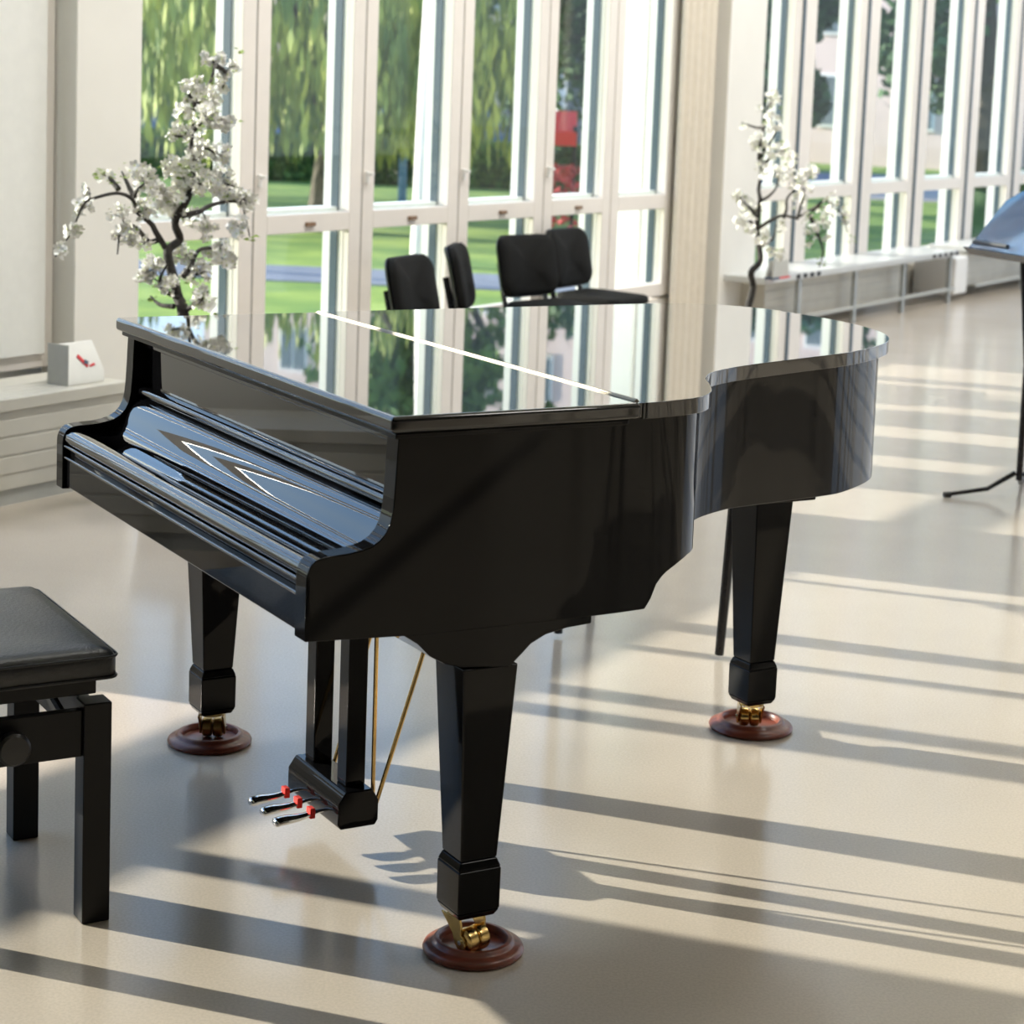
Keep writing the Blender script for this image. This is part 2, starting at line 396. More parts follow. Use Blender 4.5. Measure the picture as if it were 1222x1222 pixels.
# lid outline (local x along the keyboard, y to the tail)
curve = catmull([(.727,.42),(.722,.50),(.712,.585),(.690,.662),(.640,.722),(.560,.775),(.480,.822),(.412,.893),(.356,1.01),(.308,1.16),(.240,1.38),(.172,1.515),(.10,1.615),(.01,1.69),(-.11,1.745),(-.28,1.772),(-.44,1.765),(-.58,1.735),(-.68,1.66),(-.725,1.55),(-.73,1.42)], 6)
full = [Vector((.727, 0)), Vector((.727, .25))] + [Vector(p) for p in curve] + [Vector((-.73, .9)), Vector((-.73, .5)), Vector((-.728, 0))]
HY = .512
fr_poly = [(-.728, 0), (.727, 0), (.727, .25), (.727, .42), (.7215, HY-.001), (-.73, HY-.001)]
mb = MB(); mb.prism(fr_poly, 'z', 1.003, 1.0334)
mb.build('lid_front_flap', 'lacquer', piano, bevel=.009, seg=4)
# moulding under the flap edge
mb = MB(); mb.prism([(-.716, .012), (.716, .012), (.716, .42), (.712, .49), (-.716, .49)], 'z', .992, 1.003); mb.build('lid_moulding', 'lacquer_flat', piano, bevel=.003)
rest = [p for p in full if p.y > HY+.001]
rest = [Vector((.7205, HY+.001))] + rest + [Vector((-.73, HY+.001))]
mb = MB(); mb.prism([(p.x, p.y) for p in rest], 'z', 1.003, 1.0334)
mb.build('lid', 'lacquer', piano, bevel=.009, seg=4)
# hinge
mb = MB(); mb.box(-.725, HY-.0055, 1.028, .70, HY+.0055, 1.0345)
for i in range(60): mb.cur = 0
mb.lathe([(.0032, -.72), (.0032, .70)], 8, Matrix.Translation((0, HY, 1.0347)) @ Matrix.Rotation(PI/2, 4, 'Y') )
mb.build('lid_hinge', 'hinge', piano)
mb = MB(); mb.box(-.722, HY-.012, 1.006, .7185, HY+.012, 1.0328); mb.build('hinge_rebate', 'lacquer', piano)
# rim: one ribbon from the treble arm round the tail to the bass arm
inner = []
def offs(path, d):
    out = []
    for i, p in enumerate(path):
        a = path[max(0, i-1)]; b = path[min(len(path)-1, i+1)]
        t = Vector((b.x-a.x, b.y-a.y)).normalized(); nn = Vector((-t.y, t.x)); out.append(Vector((p.x+nn.x*d, p.y+nn.y*d)))
    return out
armp = [(-.143,.757,.650),(-.141,.770,.650),(-.135,.783,.650),(-.126,.790,.649),(-.112,.794,.648),(-.088,.796,.647),(-.062,.7975,.646),(-.04,.801,.645),(-.022,.806,.644),(-.007,.815,.643),(.004,.827,.643),(.0115,.842,.642),(.016,.862,.642),(.0185,.89,.642),(.0205,.93,.642),(.022,.97,.642),(.024,1.0,.641)]
xT = .705
tre = [Vector((xT, a[0])) for a in armp] + [Vector((xT, y)) for y in (.06,.12,.2,.3,.4)]
cur2 = offs([Vector((.727,.40))]+[Vector(p) for p in curve]+[Vector((-.73,1.38))], .022)[1:-1]
cur2 = [p for p in cur2 if p.y > .44 or p.x < 0]
def resample(path, step):
    out = [path[0]]; 
    for a, b in zip(path, path[1:]):
        L_ = (b-a).length; n = max(1, int(L_/step))
        for k in range(1, n+1): out.append(a+(b-a)*k/n)
    return out
cur2 = resample(cur2, .012)
bas = [Vector((-xT, y)) for y in (1.3,1.0,.7,.57,.565,.4,.3,.2,.12,.06)] + [Vector((-xT, a[0])) for a in armp[::-1]]
path = tre + cur2 + bas
def topz(p):
    y = p.y
    if y >= .024: return 1.003
    for a, b in zip(armp, armp[1:]):
        if a[0] <= y <= b[0]: return a[1]+(b[1]-a[1])*(y-a[0])/(b[0]-a[0])
    return armp[0][1]
def botz(p):
    y = p.y
    pr = [(-.2,.65),(-.143,.650),(.06,.640),(.566,.636),(.5685,.66),(.577,.675),(.588,.688),(.605,.700),(.624,.708),(.645,.716),(.671,.722),(1.0,.722),(1.4,.702),(1.8,.698)]
    for a, b in zip(pr, pr[1:]):
        if a[0] <= y <= b[0]: return a[1]+(b[1]-a[1])*(y-a[0])/(b[0]-a[0])
    return .7
path2 = []
for p in path: path2.append(p)
inn = offs(path2, .045)
for i, p in enumerate(path2):
    if p.y < .43: inn[i] = Vector(((xT-.045)*(1 if p.x > 0 else -1), p.y))
vs = []; fs = []
for p, q in zip(path2, inn):
    tz, bz = topz(p), botz(p)
    vs += [(p.x, p.y, bz), (p.x, p.y, tz), (q.x, q.y, tz), (q.x, q.y, bz)]
n = len(path2)
for i in range(n-1):
    a, b = i*4, i*4+4
    fs += [(a, b, b+1, a+1), (a+1, b+1, b+2, a+2), (a+2, b+2, b+3, a+3), (a+3, b+3, b, a)]
fs += [(0, 1, 2, 3), ((n-1)*4+3, (n-1)*4+2, (n-1)*4+1, (n-1)*4)]
mb = MB(); mb.add(vs, fs); mb.build('rim', 'lacquer_flat', piano, bevel=.0035, seg=3, smooth=35)
# underside
und = [Vector((.66, .40)), Vector((.66, .55))] + [p for p in offs([Vector((.72,.6))]+cur2, .03)[1:] if p.y > .60] + [Vector((-.67, 1.2)), Vector((-.67, .40))]
mb = MB(); mb.prism([(p.x, p.y) for p in und], 'z', .735, .745); mb.build('soundboard', 'blackwood', piano)
mb = MB()
for (x0, y0, x1, y1) in ((-.1,.5,-.2,1.7), (.25,.5,.05,1.5), (-.45,.5,-.35,1.65)):
    d = Vector((x1-x0, y1-y0, 0)).normalized(); nn = Vector((-d.y, d.x, 0))*.035
    mb.add([(x0+nn.x,y0+nn.y,.68),(x1+nn.x,y1+nn.y,.69),(x1-nn.x,y1-nn.y,.69),(x0-nn.x,y0-nn.y,.68),(x0+nn.x,y0+nn.y,.735),(x1+nn.x,y1+nn.y,.735),(x1-nn.x,y1-nn.y,.735),(x0-nn.x,y0-nn.y,.735)], [(0,3,2,1),(4,5,6,7),(0,1,5,4),(1,2,6,5),(2,3,7,6),(3,0,4,7)])
mb.build('bracing_beams', 'blackwood', piano)
mb = MB(); mb.box(-.66, -.118, .648, .66, .565, .690); mb.build('keybed', 'lacquer_flat', piano, bevel=.003)
mb = MB(); mb.box(-.659, -.134, .655, .659, -.118, .722); mb.build('keyslip', 'lacquer_flat', piano, bevel=.004, seg=3)
mb = MB(); mb.box(-.659, -.128, .724, .659, -.11, .748); mb.box(-.659, -.136, .7205, .659, -.12, .7255); mb.build('key_block_moulding', 'lacquer_flat', piano, bevel=.002)
for y, z in ((-.1372, .7495), (-.1368, .7235)):
    mb = MB(); mb.tube([(-.658, y, z), (.658, y, z)], .0038, 12); mb.build('bead', 'lacquer', piano)
# closed fallboard: rounded front lip, flat with a shallow dip, rising roll to the front board
prof = [(-.118,.752),(-.130,.752),(-.137,.757),(-.139,.765),(-.136,.775),(-.128,.782),(-.118,.7845),(-.108,.784),(-.095,.780),(-.07,.776),(-.045,.775),(-.028,.778),(-.014,.786),(-.003,.799),(.006,.815),(.016,.832),(.028,.845),(.042,.854),(.058,.859),(.058,.840),(.0,.76)]
mb = MB(); mb.prism(prof, 'x', -.659, .659); mb.build('fallboard', 'lacquer', piano, smooth=50)
mb = MB(); mb.prism([(.034,.862),(.030,.868),(.032,.876),(.040,.880),(.075,.880),(.075,.862)], 'x', -.659, .659); mb.build('fallboard_hinge_rail', 'lacquer', piano, smooth=50)
mb = MB(); mb.box(-.659, .055, .880, .659, .075, 1.0)
mb.box(-.659, .046, .972, .659, .056, .992); mb.build('front_board', 'lacquer', piano, bevel=.002)
for x in (-.33, .33):
    pass
# leg brackets and legs
brk = [(.04,.645),(.075,.622),(.100,.597),(.130,.580),(.165,.570),(.262,.560),(.285,.580),(.305,.598),(.335,.612),(.380,.620),(.433,.623),(.433,.645)]
for s, x0, x1 in ((1, .545, .703), (-1, -.703, -.545)):
    mb = MB(); mb.prism(brk, 'x', x0, x1); mb.build('leg_bracket', 'lacquer_flat', piano, bevel=.003)
mb = MB(); mb.prism([(-.33,1.36),(-.05,1.36),(-.05,1.62),(-.33,1.62)], 'z', .655, .735); mb.prism([(-.29,1.40),(-.09,1.40),(-.09,1.58),(-.29,1.58)], 'z', .615, .655); mb.build('rear_leg_plate', 'lacquer_flat', piano, bevel=.004)
def leg(x, y, top):
    mb = MB()
    mb.frustum((x, y), .0375, .197, (x, y), .056, top)
    mb.frustum((x, y), .044, .180, (x, y), .0375, .197)
    mb.frustum((x, y), .0435, .100, (x, y), .044, .180)
    mb.frustum((x, y), .036, .086, (x, y), .0435, .100)
    l = mb.build('leg', 'lacquer_flat', piano, bevel=.0035, seg=3)
    return l
def caster(par, x, y, rz, m='brass'):
    mt = Matrix.Translation((x, y, 0)) @ Matrix.Rotation(rz, 4, 'Z')
    mb = MB(); mb.lathe([(.030, .0785), (.030, .0865)], 20, mt)
    # fork: two cheeks swept back from the plate
    for sx in (-1, 1):
        pr = [(-.028,.080),(.026,.080),(.030,.066),(.030,.050),(.040,.042),(.043,.034),(.040,.025),(.032,.0205),(.022,.022),(.014,.030),(.006,.048),(-.012,.066)]
        mb.prism([(p[0], p[1]) for p in pr], 'x', sx*.0285-.0025, sx*.0285+.0025, mt)
    mb.build('fork', m, par, bevel=.0012)
    for sx in (-1, 1):
        wl = MB(); a, b = (.001, .025) if sx > 0 else (-.025, -.001)
        c = .5*(a+b); h = (b-a)/2
        wl.lathe([(0, -h), (.019, -h), (.0228, -h+.003), (.0240, 0), (.0228, h-.003), (.019, h), (0, h)], 24, mt @ Matrix.Translation((c, .030, .0370)) @ Matrix.Rotation(PI/2, 4, 'Y'))
        wl.build('wheel', m, par)
    pn = MB(); pn.lathe([(.0045, -.034), (.0045, .034)], 12, mt @ Matrix.Translation((0, .030, .0370)) @ Matrix.Rotation(PI/2, 4, 'Y')); pn.build('axle_pin', 'chrome', par)
LEGS = [(.645, .225, .565), (-.645, .225, .565), (-.19, 1.49, .62)]
for i, (x, y, t) in enumerate(LEGS):
    l = leg(x, y, t)
    caster(l, x-(.016, 0, 0)[i], y,  (R(-78), R(62), R(62))[i], ('brass', 'oldbrass', 'brass')[i])
# lyre
mb = MB(); mb.prism([(.205,.064),(.198,.075),(.198,.118),(.215,.143),(.275,.143),(.290,.118),(.290,.075),(.283,.064)], 'x', -.125, .135); mb.build('lyre_box', 'lacquer_flat', piano, bevel=.003)
for x in (-.082, .082):
    mb = MB(); mb.box(x-.023, .228, .143, x+.023, .272, .648); mb.build('lyre_post', 'lacquer_flat', piano, bevel=.003)
for x in (-.062, .004, .070):
    pth = catmull([(x, .20, .088, ), (x, .175, .086), (x, .14, .080), (x, .105, .079), (x, .083, .076)], 4)
    rr = [.0065+.0095*min(1, max(0, (i-3)/8)) for i in range(len(pth))]; rr[-1] = .010
    mb = MB(); mb.tube(pth, rr, 12, .55); p_ = mb.build('pedal', 'chrome', piano, smooth=80)
    mb = MB(); mb.box(x-.011, .160, .076, x+.011, .172, .098); mb.build('felt', 'felt', p_, bevel=.002)
for (a, b) in (((.115,.293,.10), (.12,.47,.66)), ((.100,.293,.11), (.08,.30,.66)), ((-.105,.293,.10), (-.10,.45,.66))):
    mb = MB(); mb.tube([a, b], .0048, 8); mb.build('brace_rod', 'brass', piano)

# caster cups
cup_prof = [(0,.012),(.056,.012),(.0585,.013),(.060,.0245),(.0625,.0275),(.068,.0275),(.071,.0255),(.073,.021),(.077,.0185),(.084,.0165),(.090,.0125),(.092,.0075),(.090,.002),(.086,0),(0,0)]
mb = MB(); mb.lathe(cup_prof, 64)
cup = mb.build('caster_cup', 'wood', smooth=35)
tag(cup, 'reddish wooden caster cup under the nearest piano leg, the largest in view', 'caster cup', 'wooden caster cups')
def wheelpos(i):
    x, y, _ = LEGS[i]; rz = (R(62), R(150), R(150))[i]
    return x + -math.sin(rz)*.012, y + math.cos(rz)*.012
cupxy = [(.632, .247), (-.668, .230), (-.230, 1.522)]
for i, lab in enumerate([None, 'reddish wooden caster cup under the keyboard-end leg nearest the black stool', 'reddish wooden caster cup under the leg at the tail of the piano']):
    c = cup if i == 0 else cup.copy()
    if i: C.objects.link(c); c['label'] = lab
    c.location = PL(*cupxy[i]); c.scale = ((1.03,)*2 + (1,), (1.10,)*2 + (1,), (1.16,)*2 + (1,))[i]

# ------------------------------------------------------------------ piano stool, lower left
st = empty('piano_stool', PL(-.035, -.49), -PYAW, 'black padded adjustable piano stool at the left edge, near the keyboard', 'stool')
hx, hy = .266, .180
def rrect(hx, hy, r, n=6):
    out = []
    for cx, cy, a0 in ((hx-r, hy-r, 0), (-hx+r, hy-r, 90), (-hx+r, -hy+r, 180), (hx-r, -hy+r, 270)):
        for k in range(n+1):
            a = R(a0+90*k/n); out.append((cx+r*math.cos(a), cy+r*math.sin(a)))
    return out
mb = MB(); rings = [(.476, 0), (.478, .002), (.512, .002), (.522, -.002), (.529, -.012), (.533, -.035), (.535, -.08)]
base = []
for z, d in rings: base.append([(x, y, z) for x, y in rrect(hx+d, hy+d, max(.006, .022+d*.5), 5)])
nn_ = len(base[0]); vs = [p for r_ in base for p in r_]; fs = []
for i in range(len(base)-1):
    for k in range(nn_): fs.append((i*nn_+k, i*nn_+(k+1) % nn_, (i+1)*nn_+(k+1) % nn_, (i+1)*nn_+k))
fs.append(tuple(range(nn_))[::-1]); fs.append(tuple(range((len(base)-1)*nn_, len(base)*nn_)))
mb.add(vs, fs); seat = mb.build('seat', 'leather', st, smooth=50)
for z in (.4785, .518):
    mb = MB(); ps = [(x*1.004, y*1.006, z) for x, y in rrect(hx+.002, hy+.002, .022, 5)]; ps.append(ps[0]); mb.tube(ps, .0028, 6); mb.build('piping', 'leather', seat)
mb = MB(); mb.box(-hx+.03, -hy+.03, .440, hx-.03, hy-.03, .476); mb.build('seat_board', 'blackwood', st, bevel=.003)
mb = MB()
for sy in (-1, 1):
    for a, b in ((-.2, .2), (.2, -.2)): mb.tube([(a*.9, sy*(hy-.065), .37), (b*.9, sy*(hy-.065), .447)], .008, 6)
mb.build('lift_mechanism', 'tube', st)
for sx in (-1, 1):
    for sy in (-1, 1):
        mb = MB(); mb.box(sx*(hx-.008)-(.054 if sx > 0 else 0), sy*(hy-.006)-(.054 if sy > 0 else 0), 0, sx*(hx-.008)+(0 if sx > 0 else .054), sy*(hy-.006)+(0 if sy > 0 else .054), .428); mb.build('leg', 'blackwood', st, bevel=.003)
mb = MB()
for sx in (-1, 1): x = sx*(hx-.03); mb.box(x-.011, -hy+.06, .325, x+.011, hy-.06, .415)
for sy in (-1, 1): y = sy*(hy-.03); mb.box(-hx+.062, y-.011, .325, hx-.062, y+.011, .415)
mb.build('apron', 'blackwood', st, bevel=.002)
for sx in (-1, 1):
    mb = MB(); mb.lathe([(.007, 0), (.007, .02), (.028, .022), (.031, .03), (.031, .045), (.026, .05), (0, .051)], 20, Matrix.Translation((sx*(hx-.02), -.02, .37)) @ Matrix.Rotation(sx*PI/2, 4, 'Y')); mb.build('adjusting_knob', 'plastic', st)

# ------------------------------------------------------------------ radiator covers / benches along the windows
def slat_lines(mb, x0, x1, yf, zs, t=.006, d=.004):
    for z in zs: mb.box(x0, yf-d, z, x1, yf+.001, z+t)
def near_radiator(a0, a1):
    root = empty('radiator_cover', W((a0+a1)/2, .33, 0), WROT, 'long low cream radiator cover with slatted top against the left wall', 'radiator cover')
    h = (a1-a0)/2
    mb = MB(); mb.box(-h, -.19, .06, h, .185, .355)
    for z in (.12, .19, .26): mb.box(-h, -.1935, z, h, -.19, z+.060)
    mb.build('panel', 'radiator', root, bevel=.003)
    mb = MB(); mb.box(-h, -.18, 0, h, .17, .06); mb.build('plinth', 'radgrey', root)
    mb = MB(); mb.box(-h, -.205, .355, h, -.15, .40); mb.box(-h, -.145, .385, h, -.095, .40); mb.box(-h, -.09, .385, h, -.04, .40); mb.box(-h, -.035, .385, h, .015, .40); mb.box(-h, .02, .385, h, .185, .40)
    mb.build('slatted_top', 'radiator', root, bevel=.003)
    mb = MB(); mb.box(-h, -.15, .355, h, .185, .384); mb.build('top_recess', 'radgrey', root)
    mb = MB(); mb.box(h+.002, -.16, .04, h+.03, .15, .36); mb.build('end_bracket', 'radgrey', root, bevel=.003)
near_radiator(-1.0, 5.83)
def bench(a0, a1, o, z, legs, label, slots0=0, slots1=0, pan=None):
    root = empty('radiator_bench', W((a0+a1)/2, o, 0), WROT, label, 'bench', 'benches over the radiators')
    h = (a1-a0)/2; am = (a0+a1)/2
    mb = MB(); mb.box(-h, 0, z-.045, h, .44, z); mb.build('bench_top', 'benchtop', root, bevel=.006)
    for a in legs:
        x = a-am
        mb = MB(); mb.box(x-.022, .012, 0, x+.022, .042, z-.045); mb.build('leg', 'steel', root, bevel=.003)
        mb = MB(); mb.box(x-.022, .39, 0, x+.022, .42, z-.045); mb.build('leg', 'steel', root)
    mb = MB(); mb.box(-h+.02, .015, .10, h-.02, .04, .125); mb.build('bottom_rail', 'radgrey', root, bevel=.002)
    p0, p1 = pan or (-h+.02, h-.02)
    mb = MB(); mb.box(p0, .13, .10, p1, .38, z-.05)
    for zz in (.14, .20, .26, .32): mb.box(p0, .125, zz, p1, .131, zz+.045)
    mb.build('radiator_panel', 'radiator', root, bevel=.003)
    for i in range(slots0):
        mb = MB(); mb.box(-h+.50+i*.115, -.004, z-.036, -h+.555+i*.115, .003, z-.006); mb.build('vent_slot', 'dark', root)
    for i in range(slots1):
        mb = MB(); mb.box(h-.10-i*.13, -.004, z-.036, h-.04-i*.13, .003, z-.008); mb.build('vent_slot', 'dark', root)
bench(11.95, 15.70, .45, .425, (12.55, 13.55, 14.52, 15.55), 'long pale bench over radiators right of the middle pillar, nearer one', 4, 5, (-1.6, 1.0))
bench(16.05, 21.5, .50, .43, (17.3, 18.6, 19.9, 21.2), 'pale bench over radiators at the right edge behind the music stand', 5, 0)
# white pipe box between the benches
mb = MB(); mb.box(15.72, -.42, .05, 16.02, -.06, .36, WM); tag(mb.build('pipe_box', 'white', bevel=.02, seg=3), 'small white boxed-in pipe between the two window benches', 'box')

# leaflet box on near radiator and one at the bench end
def leaflet(pos, rz, w_, label, tilt, red):
    root = empty('leaflet_box', pos, rz, label, 'leaflet box')
    mb = MB(); mb.prism([(-.05, 0), (.05, 0), (.05, .15), (.02, .155), (-.045, .05)], 'x', -w_/2, w_/2); mb.build('box', 'card', root, bevel=.003)
    mb = MB(); mb.box(-w_/2-.004, -.052, 0, -w_/2, .055, .158); mb.build('side_panel', 'cardgrey', root)
    c = MB(); 
    ang = math.atan2(.105, .065)
    mt = Matrix.Translation((0, -.045, .05)) @ Matrix.Rotation(ang, 4, 'X')
    c.prism([(-.02, .06), (.012, .012), (.024, .02), (-.008, .07)], 'z', .001, .004, mt); m_ = c.build('red_mark', 'red', root)
    c = MB(); c.prism([(.0, .03), (.018, .022), (.03, .035), (.012, .045)], 'z', .0045, .006, mt); c.build('dark_mark', 'navy', root)
    c = MB(); c.prism([(.03, .012), (.06, .018), (.055, .028), (.03, .02)], 'z', .001, .004, mt); c.build('lower_red_mark', 'red', root)
leaflet(W(5.66, .42, .401), WROT, .20, 'small white box with a red mark on the left radiator cover', 0, 0)
root = empty('folded_leaflet', W(11.98, .52, .426), WROT, 'grey folded leaflet with a red and dark bottom edge beside the pillar', 'leaflet')
mb = MB(); mb.prism([(-.12, .0), (.14, .0), (.11, .12), (-.10, .14)], 'y', -.02, -.012); mb.prism([(-.12, .0), (.14, .0), (.10, .10), (-.06, .12)], 'y', .03, .036); mb.build('sheet', 'cardgrey', root)
mb = MB(); mb.box(-.12, -.026, 0, -.02, .038, .012); mb.build('dark_edge', 'navy', root)
mb = MB(); mb.box(-.02, -.026, 0, .14, .038, .012); mb.build('red_edge', 'red', root)

# ------------------------------------------------------------------ visitor chairs
def make_chair():
    root = empty('visitor_chair', (0, 0, 0))
    def pad(hw, hh, t, bow, r, n=10):
        # a rounded cushion in local x (width) / y (height), thickness along z, bowed
        mb = MB(); ol = rrect(hw, hh, r, 6); m = len(ol); vs = []; fs = []
        rr = [(-t/2, .94), (-t*.35, 1.0), (t*.2, 1.0), (t*.42, .95), (t/2, .80), (t*.56, .4)]
        for z, s_ in rr:
            for x, y in ol: vs.append((x*s_, y*s_, z + bow*(x/hw)**2))
        for i in range(len(rr)-1):
            for k in range(m): fs.append((i*m+k, i*m+(k+1) % m, (i+1)*m+(k+1) % m, (i+1)*m+k))
        vs.append((0, 0, -t/2)); vs.append((0, 0, t*.6)); c0 = len(vs)-2
        for k in range(m): fs.append(((k+1) % m, k, c0)); fs.append(((len(rr)-1)*m+k, (len(rr)-1)*m+(k+1) % m, c0+1))
        return mb, vs, fs
    # faces -y; backrest at +y
    mb, vs, fs = pad(.225, .205, .05, .0, .07); mb.add(vs, fs, Matrix.Translation((0, -.01, .435)) @ Matrix.Rotation(R(2), 4, 'X')); mb.build('seat', 'fabric', root, smooth=60)
    mb = MB(); mb.prism(rrect(.222, .20, .07), 'z', .385, .411); mb.build('seat_shell', 'plastic', root, bevel=.006)
    mt = Matrix.Translation((0, .235, .645)) @ Matrix.Rotation(R(90-12), 4, 'X')
    mb, vs, fs = pad(.215, .165, .04, .03, .075); mb.add(vs, fs, mt); bk = mb.build('backrest', 'fabric', root, smooth=60)
    mb = MB(); ol = rrect(.222, .172, .078, 6); vs = []; fs = []; m = len(ol)
    for z, s_ in ((-.022, .99), (-.034, .97), (-.042, .86)):
        for x, y in ol: vs.append((x*s_, y*s_, z+.03*(x/.222)**2))
    for i in range(2):
        for k in range(m): fs.append((i*m+k, i*m+(k+1) % m, (i+1)*m+(k+1) % m, (i+1)*m+k))
    fs.append(tuple(range(m))[::-1]); fs.append(tuple(range(2*m, 3*m))); mb.add(vs, fs, mt); mb.build('back_shell', 'plastic', bk, smooth=60)
    for s_ in (-1, 1):
        mb = MB(); mb.tube(catmull([(s_*.15, .13, .39), (s_*.16, .20, .40), (s_*.165, .225, .45), (s_*.165, .25, .55), (s_*.165, .275, .66)], 4), .011, 8, 1.5); mb.build('back_tube', 'tube', root)
        mb = MB(); mb.tube(catmull([(s_*.21, -.15, .39), (s_*.24, -.20, .36), (s_*.255, -.225, .2), (s_*.265, -.24, .012)], 4), .011, 8); mb.build('leg', 'tube', root)
        mb = MB(); mb.tube(catmull([(s_*.21, .12, .39), (s_*.24, .17, .36), (s_*.255, .22, .2), (s_*.265, .26, .012)], 4), .011, 8); mb.build('leg', 'tube', root)
    mb = MB(); mb.tube([(-.21, -.15, .385), (.21, -.15, .385)], .011, 8); mb.tube([(-.21, .12, .385), (.21, .12, .385)], .011, 8); mb.build('seat_frame', 'tube', root)
    return root
ch0 = make_chair(); snapshot(ch0)
def face(az): return -R(az) + PI        # local -y points to azimuth az
chairs = [((-.26, 9.10), 112, 'black padded visitor chair nearest the left, its seat hidden behind the piano lid'),
          ((-.045, 9.94), 96, 'narrow-looking black visitor chair seen nearly side-on, second from the left'),
          ((.235, 10.65), 132, 'black visitor chair with its wide backrest facing the camera, third from the left'),
          ((.50, 11.3), 120, 'rightmost black visitor chair, its seat showing above the piano lid')]
for i, (p, az, lab) in enumerate(chairs):
    c = ch0 if i == 0 else copy_tree(ch0)
    c.location = (p[0], p[1], 0); c.rotation_euler = (0, 0, face(az))
    tag(c, lab, 'chair', 'black visitor chairs by the window')

# ------------------------------------------------------------------ blossom trees
def flower_mesh(items, name, m, parent, rnd):
    mb = MB()
    for p, r_ in items:
        q = Matrix.Translation(p) @ Matrix.Rotation(rnd.uniform(0, 2*PI), 4, 'Z') @ Matrix.Rotation(rnd.uniform(.2, 1.7), 4, 'X')
        for k in range(5):
            a = 2*PI*k/5
            ca, sa = math.cos(a), math.sin(a)
            def pt(u, v, z): return (ca*u-sa*v, sa*u+ca*v, z)
            mb.add([pt(.1*r_,0,0), pt(.5*r_,.36*r_,.18*r_), pt(.85*r_,.30*r_,.34*r_), pt(1.0*r_,0,.36*r_), pt(.85*r_,-.30*r_,.34*r_), pt(.5*r_,-.36*r_,.18*r_)], [(0,1,2,3),(0,3,4,5)], q)
    return mb.build(name, m, parent, smooth=60, fixn=False)
def blossom_tree(root, sc, trunk, branches, clusters, leaves, seed, pot_h, dens=1.0, fr=.017):
    rnd = random.Random(seed)
    def P(c, dy=0): return Vector((c[0]*sc, dy, c[1]*sc+trunk_z))
    trunk_z = pot_h
    x0, y0 = trunk[0]
    def L3(c, d=0): return Vector(((c[0]-x0)*sc, d, (y0-c[1])*sc + trunk_z))
    pts = [L3(c, .03*math.sin(i*1.9)) for i, c in enumerate(trunk)]
    low = [Vector((0, 0, pot_top)), Vector((.012, .01, pot_top+(trunk_z-pot_top)*.5))] if trunk_z > pot_top+.05 else []
    pts3 = catmull(low+pts, 4); n = len(pts3)
    mb = MB(); mb.tube(pts3, [.020*(1-i/n)**.8+.0035 for i in range(n)], 8); mb.build('trunk', 'bark', root, smooth=60)
    mb = MB(); tips = []
    for b in branches:
        dirn = rnd.choice((-1, 1)); m = len(b)
        cp_ = catmull([L3(c, dirn*.05*i) for i, c in enumerate(b)], 4); n = len(cp_)
        mb.tube(cp_, [.0095*(1-i/n)+.0022 for i in range(n)], 6)
        for p in cp_[2:]: tips.append(p)
    fl = []; st_ = []; lv = []
    for (cx, cy, r_, cnt) in clusters:
        c = L3((cx, cy)); near = min(tips+pts3, key=lambda q: (q.x-c.x)**2+(q.z-c.z)**2)
        cy3 = near.y + rnd.uniform(-.04, .04)
        c = Vector((c.x, cy3, c.z))
        if (c-near).length > .02: mb.tube([near, near.lerp(c, .5)+Vector((0, 0, .01)), c], [.0028, .0022, .0015], 5)
        for _ in range(int(cnt*dens)):
            a = rnd.uniform(0, 2*PI); rr = r_*sc*math.sqrt(rnd.random())
            p = c + Vector((rr*math.cos(a), rnd.uniform(-1, 1)*r_*sc*.9, rr*math.sin(a)))
            fl.append((p, fr*rnd.uniform(.8, 1.25)))
            if rnd.random() < .45: mb.tube([c, p], [.0013, .0009], 4)
            if rnd.random() < .16: lv.append(p + Vector((rnd.uniform(-.02, .02), rnd.uniform(-.02, .02), rnd.uniform(-.025, .02))))
    for (cx, cy, r_, cnt) in leaves:
        c = L3((cx, cy))
        for _ in range(cnt): lv.append(c+Vector((rnd.uniform(-1, 1)*r_*sc, rnd.uniform(-.05, .05), rnd.uniform(-1, 1)*r_*sc)))
    mb.build('branches', 'bark', root, smooth=60)
    tag(flower_mesh(fl, 'blossoms', 'petal', root, rnd), 'white blossoms', kind='stuff')
    s2 = MB()
    for p, r_ in fl:
        s2.lathe([(0, -r_*.1), (r_*.2, 0), (0, r_*.22)], 5, Matrix.Translation(p))
    tag(s2.build('stamens', 'stamen', root, fixn=False), kind='stuff')
    l2 = MB()
    for p in lv:
        q = Matrix.Translation(p) @ Matrix.Rotation(rnd.uniform(0, 2*PI), 4, 'Z') @ Matrix.Rotation(rnd.uniform(-1.2, 1.2), 4, 'X')
        s_ = rnd.uniform(.018, .030)
        l2.add([(0,0,0),(s_*.4,s_*.28,.003),(s_,0,0),(s_*.4,-s_*.28,.003)], [(0,1,2),(0,2,3)], q)
    tag(l2.build('leaves', 'leaf', root, fixn=False), 'fresh yellow-green leaves', kind='stuff')
    # pot
    p_ = MB(); p_.lathe([(.0, 0), (.13, 0), (.14, .01), (.175, pot_top+.02), (.185, pot_top+.025), (.185, pot_top+.04), (.165, pot_top+.04), (.160, pot_top), (0, pot_top)], 32); p_.build('pot', 'pot', root)
    p_ = MB(); p_.lathe([(.157, pot_top-.001), (.12, pot_top+.012), (0, pot_top+.018)], 24); p_.build('soil', 'soil', root)
pot_top = .28
D1 = 7.3; sc1 = D1/2388.9/3.592
t1 = empty('blossom_tree', (-1.20, 7.25, 0), R(10), 'artificial cherry tree thick with white blossom, left of the piano', 'tree')
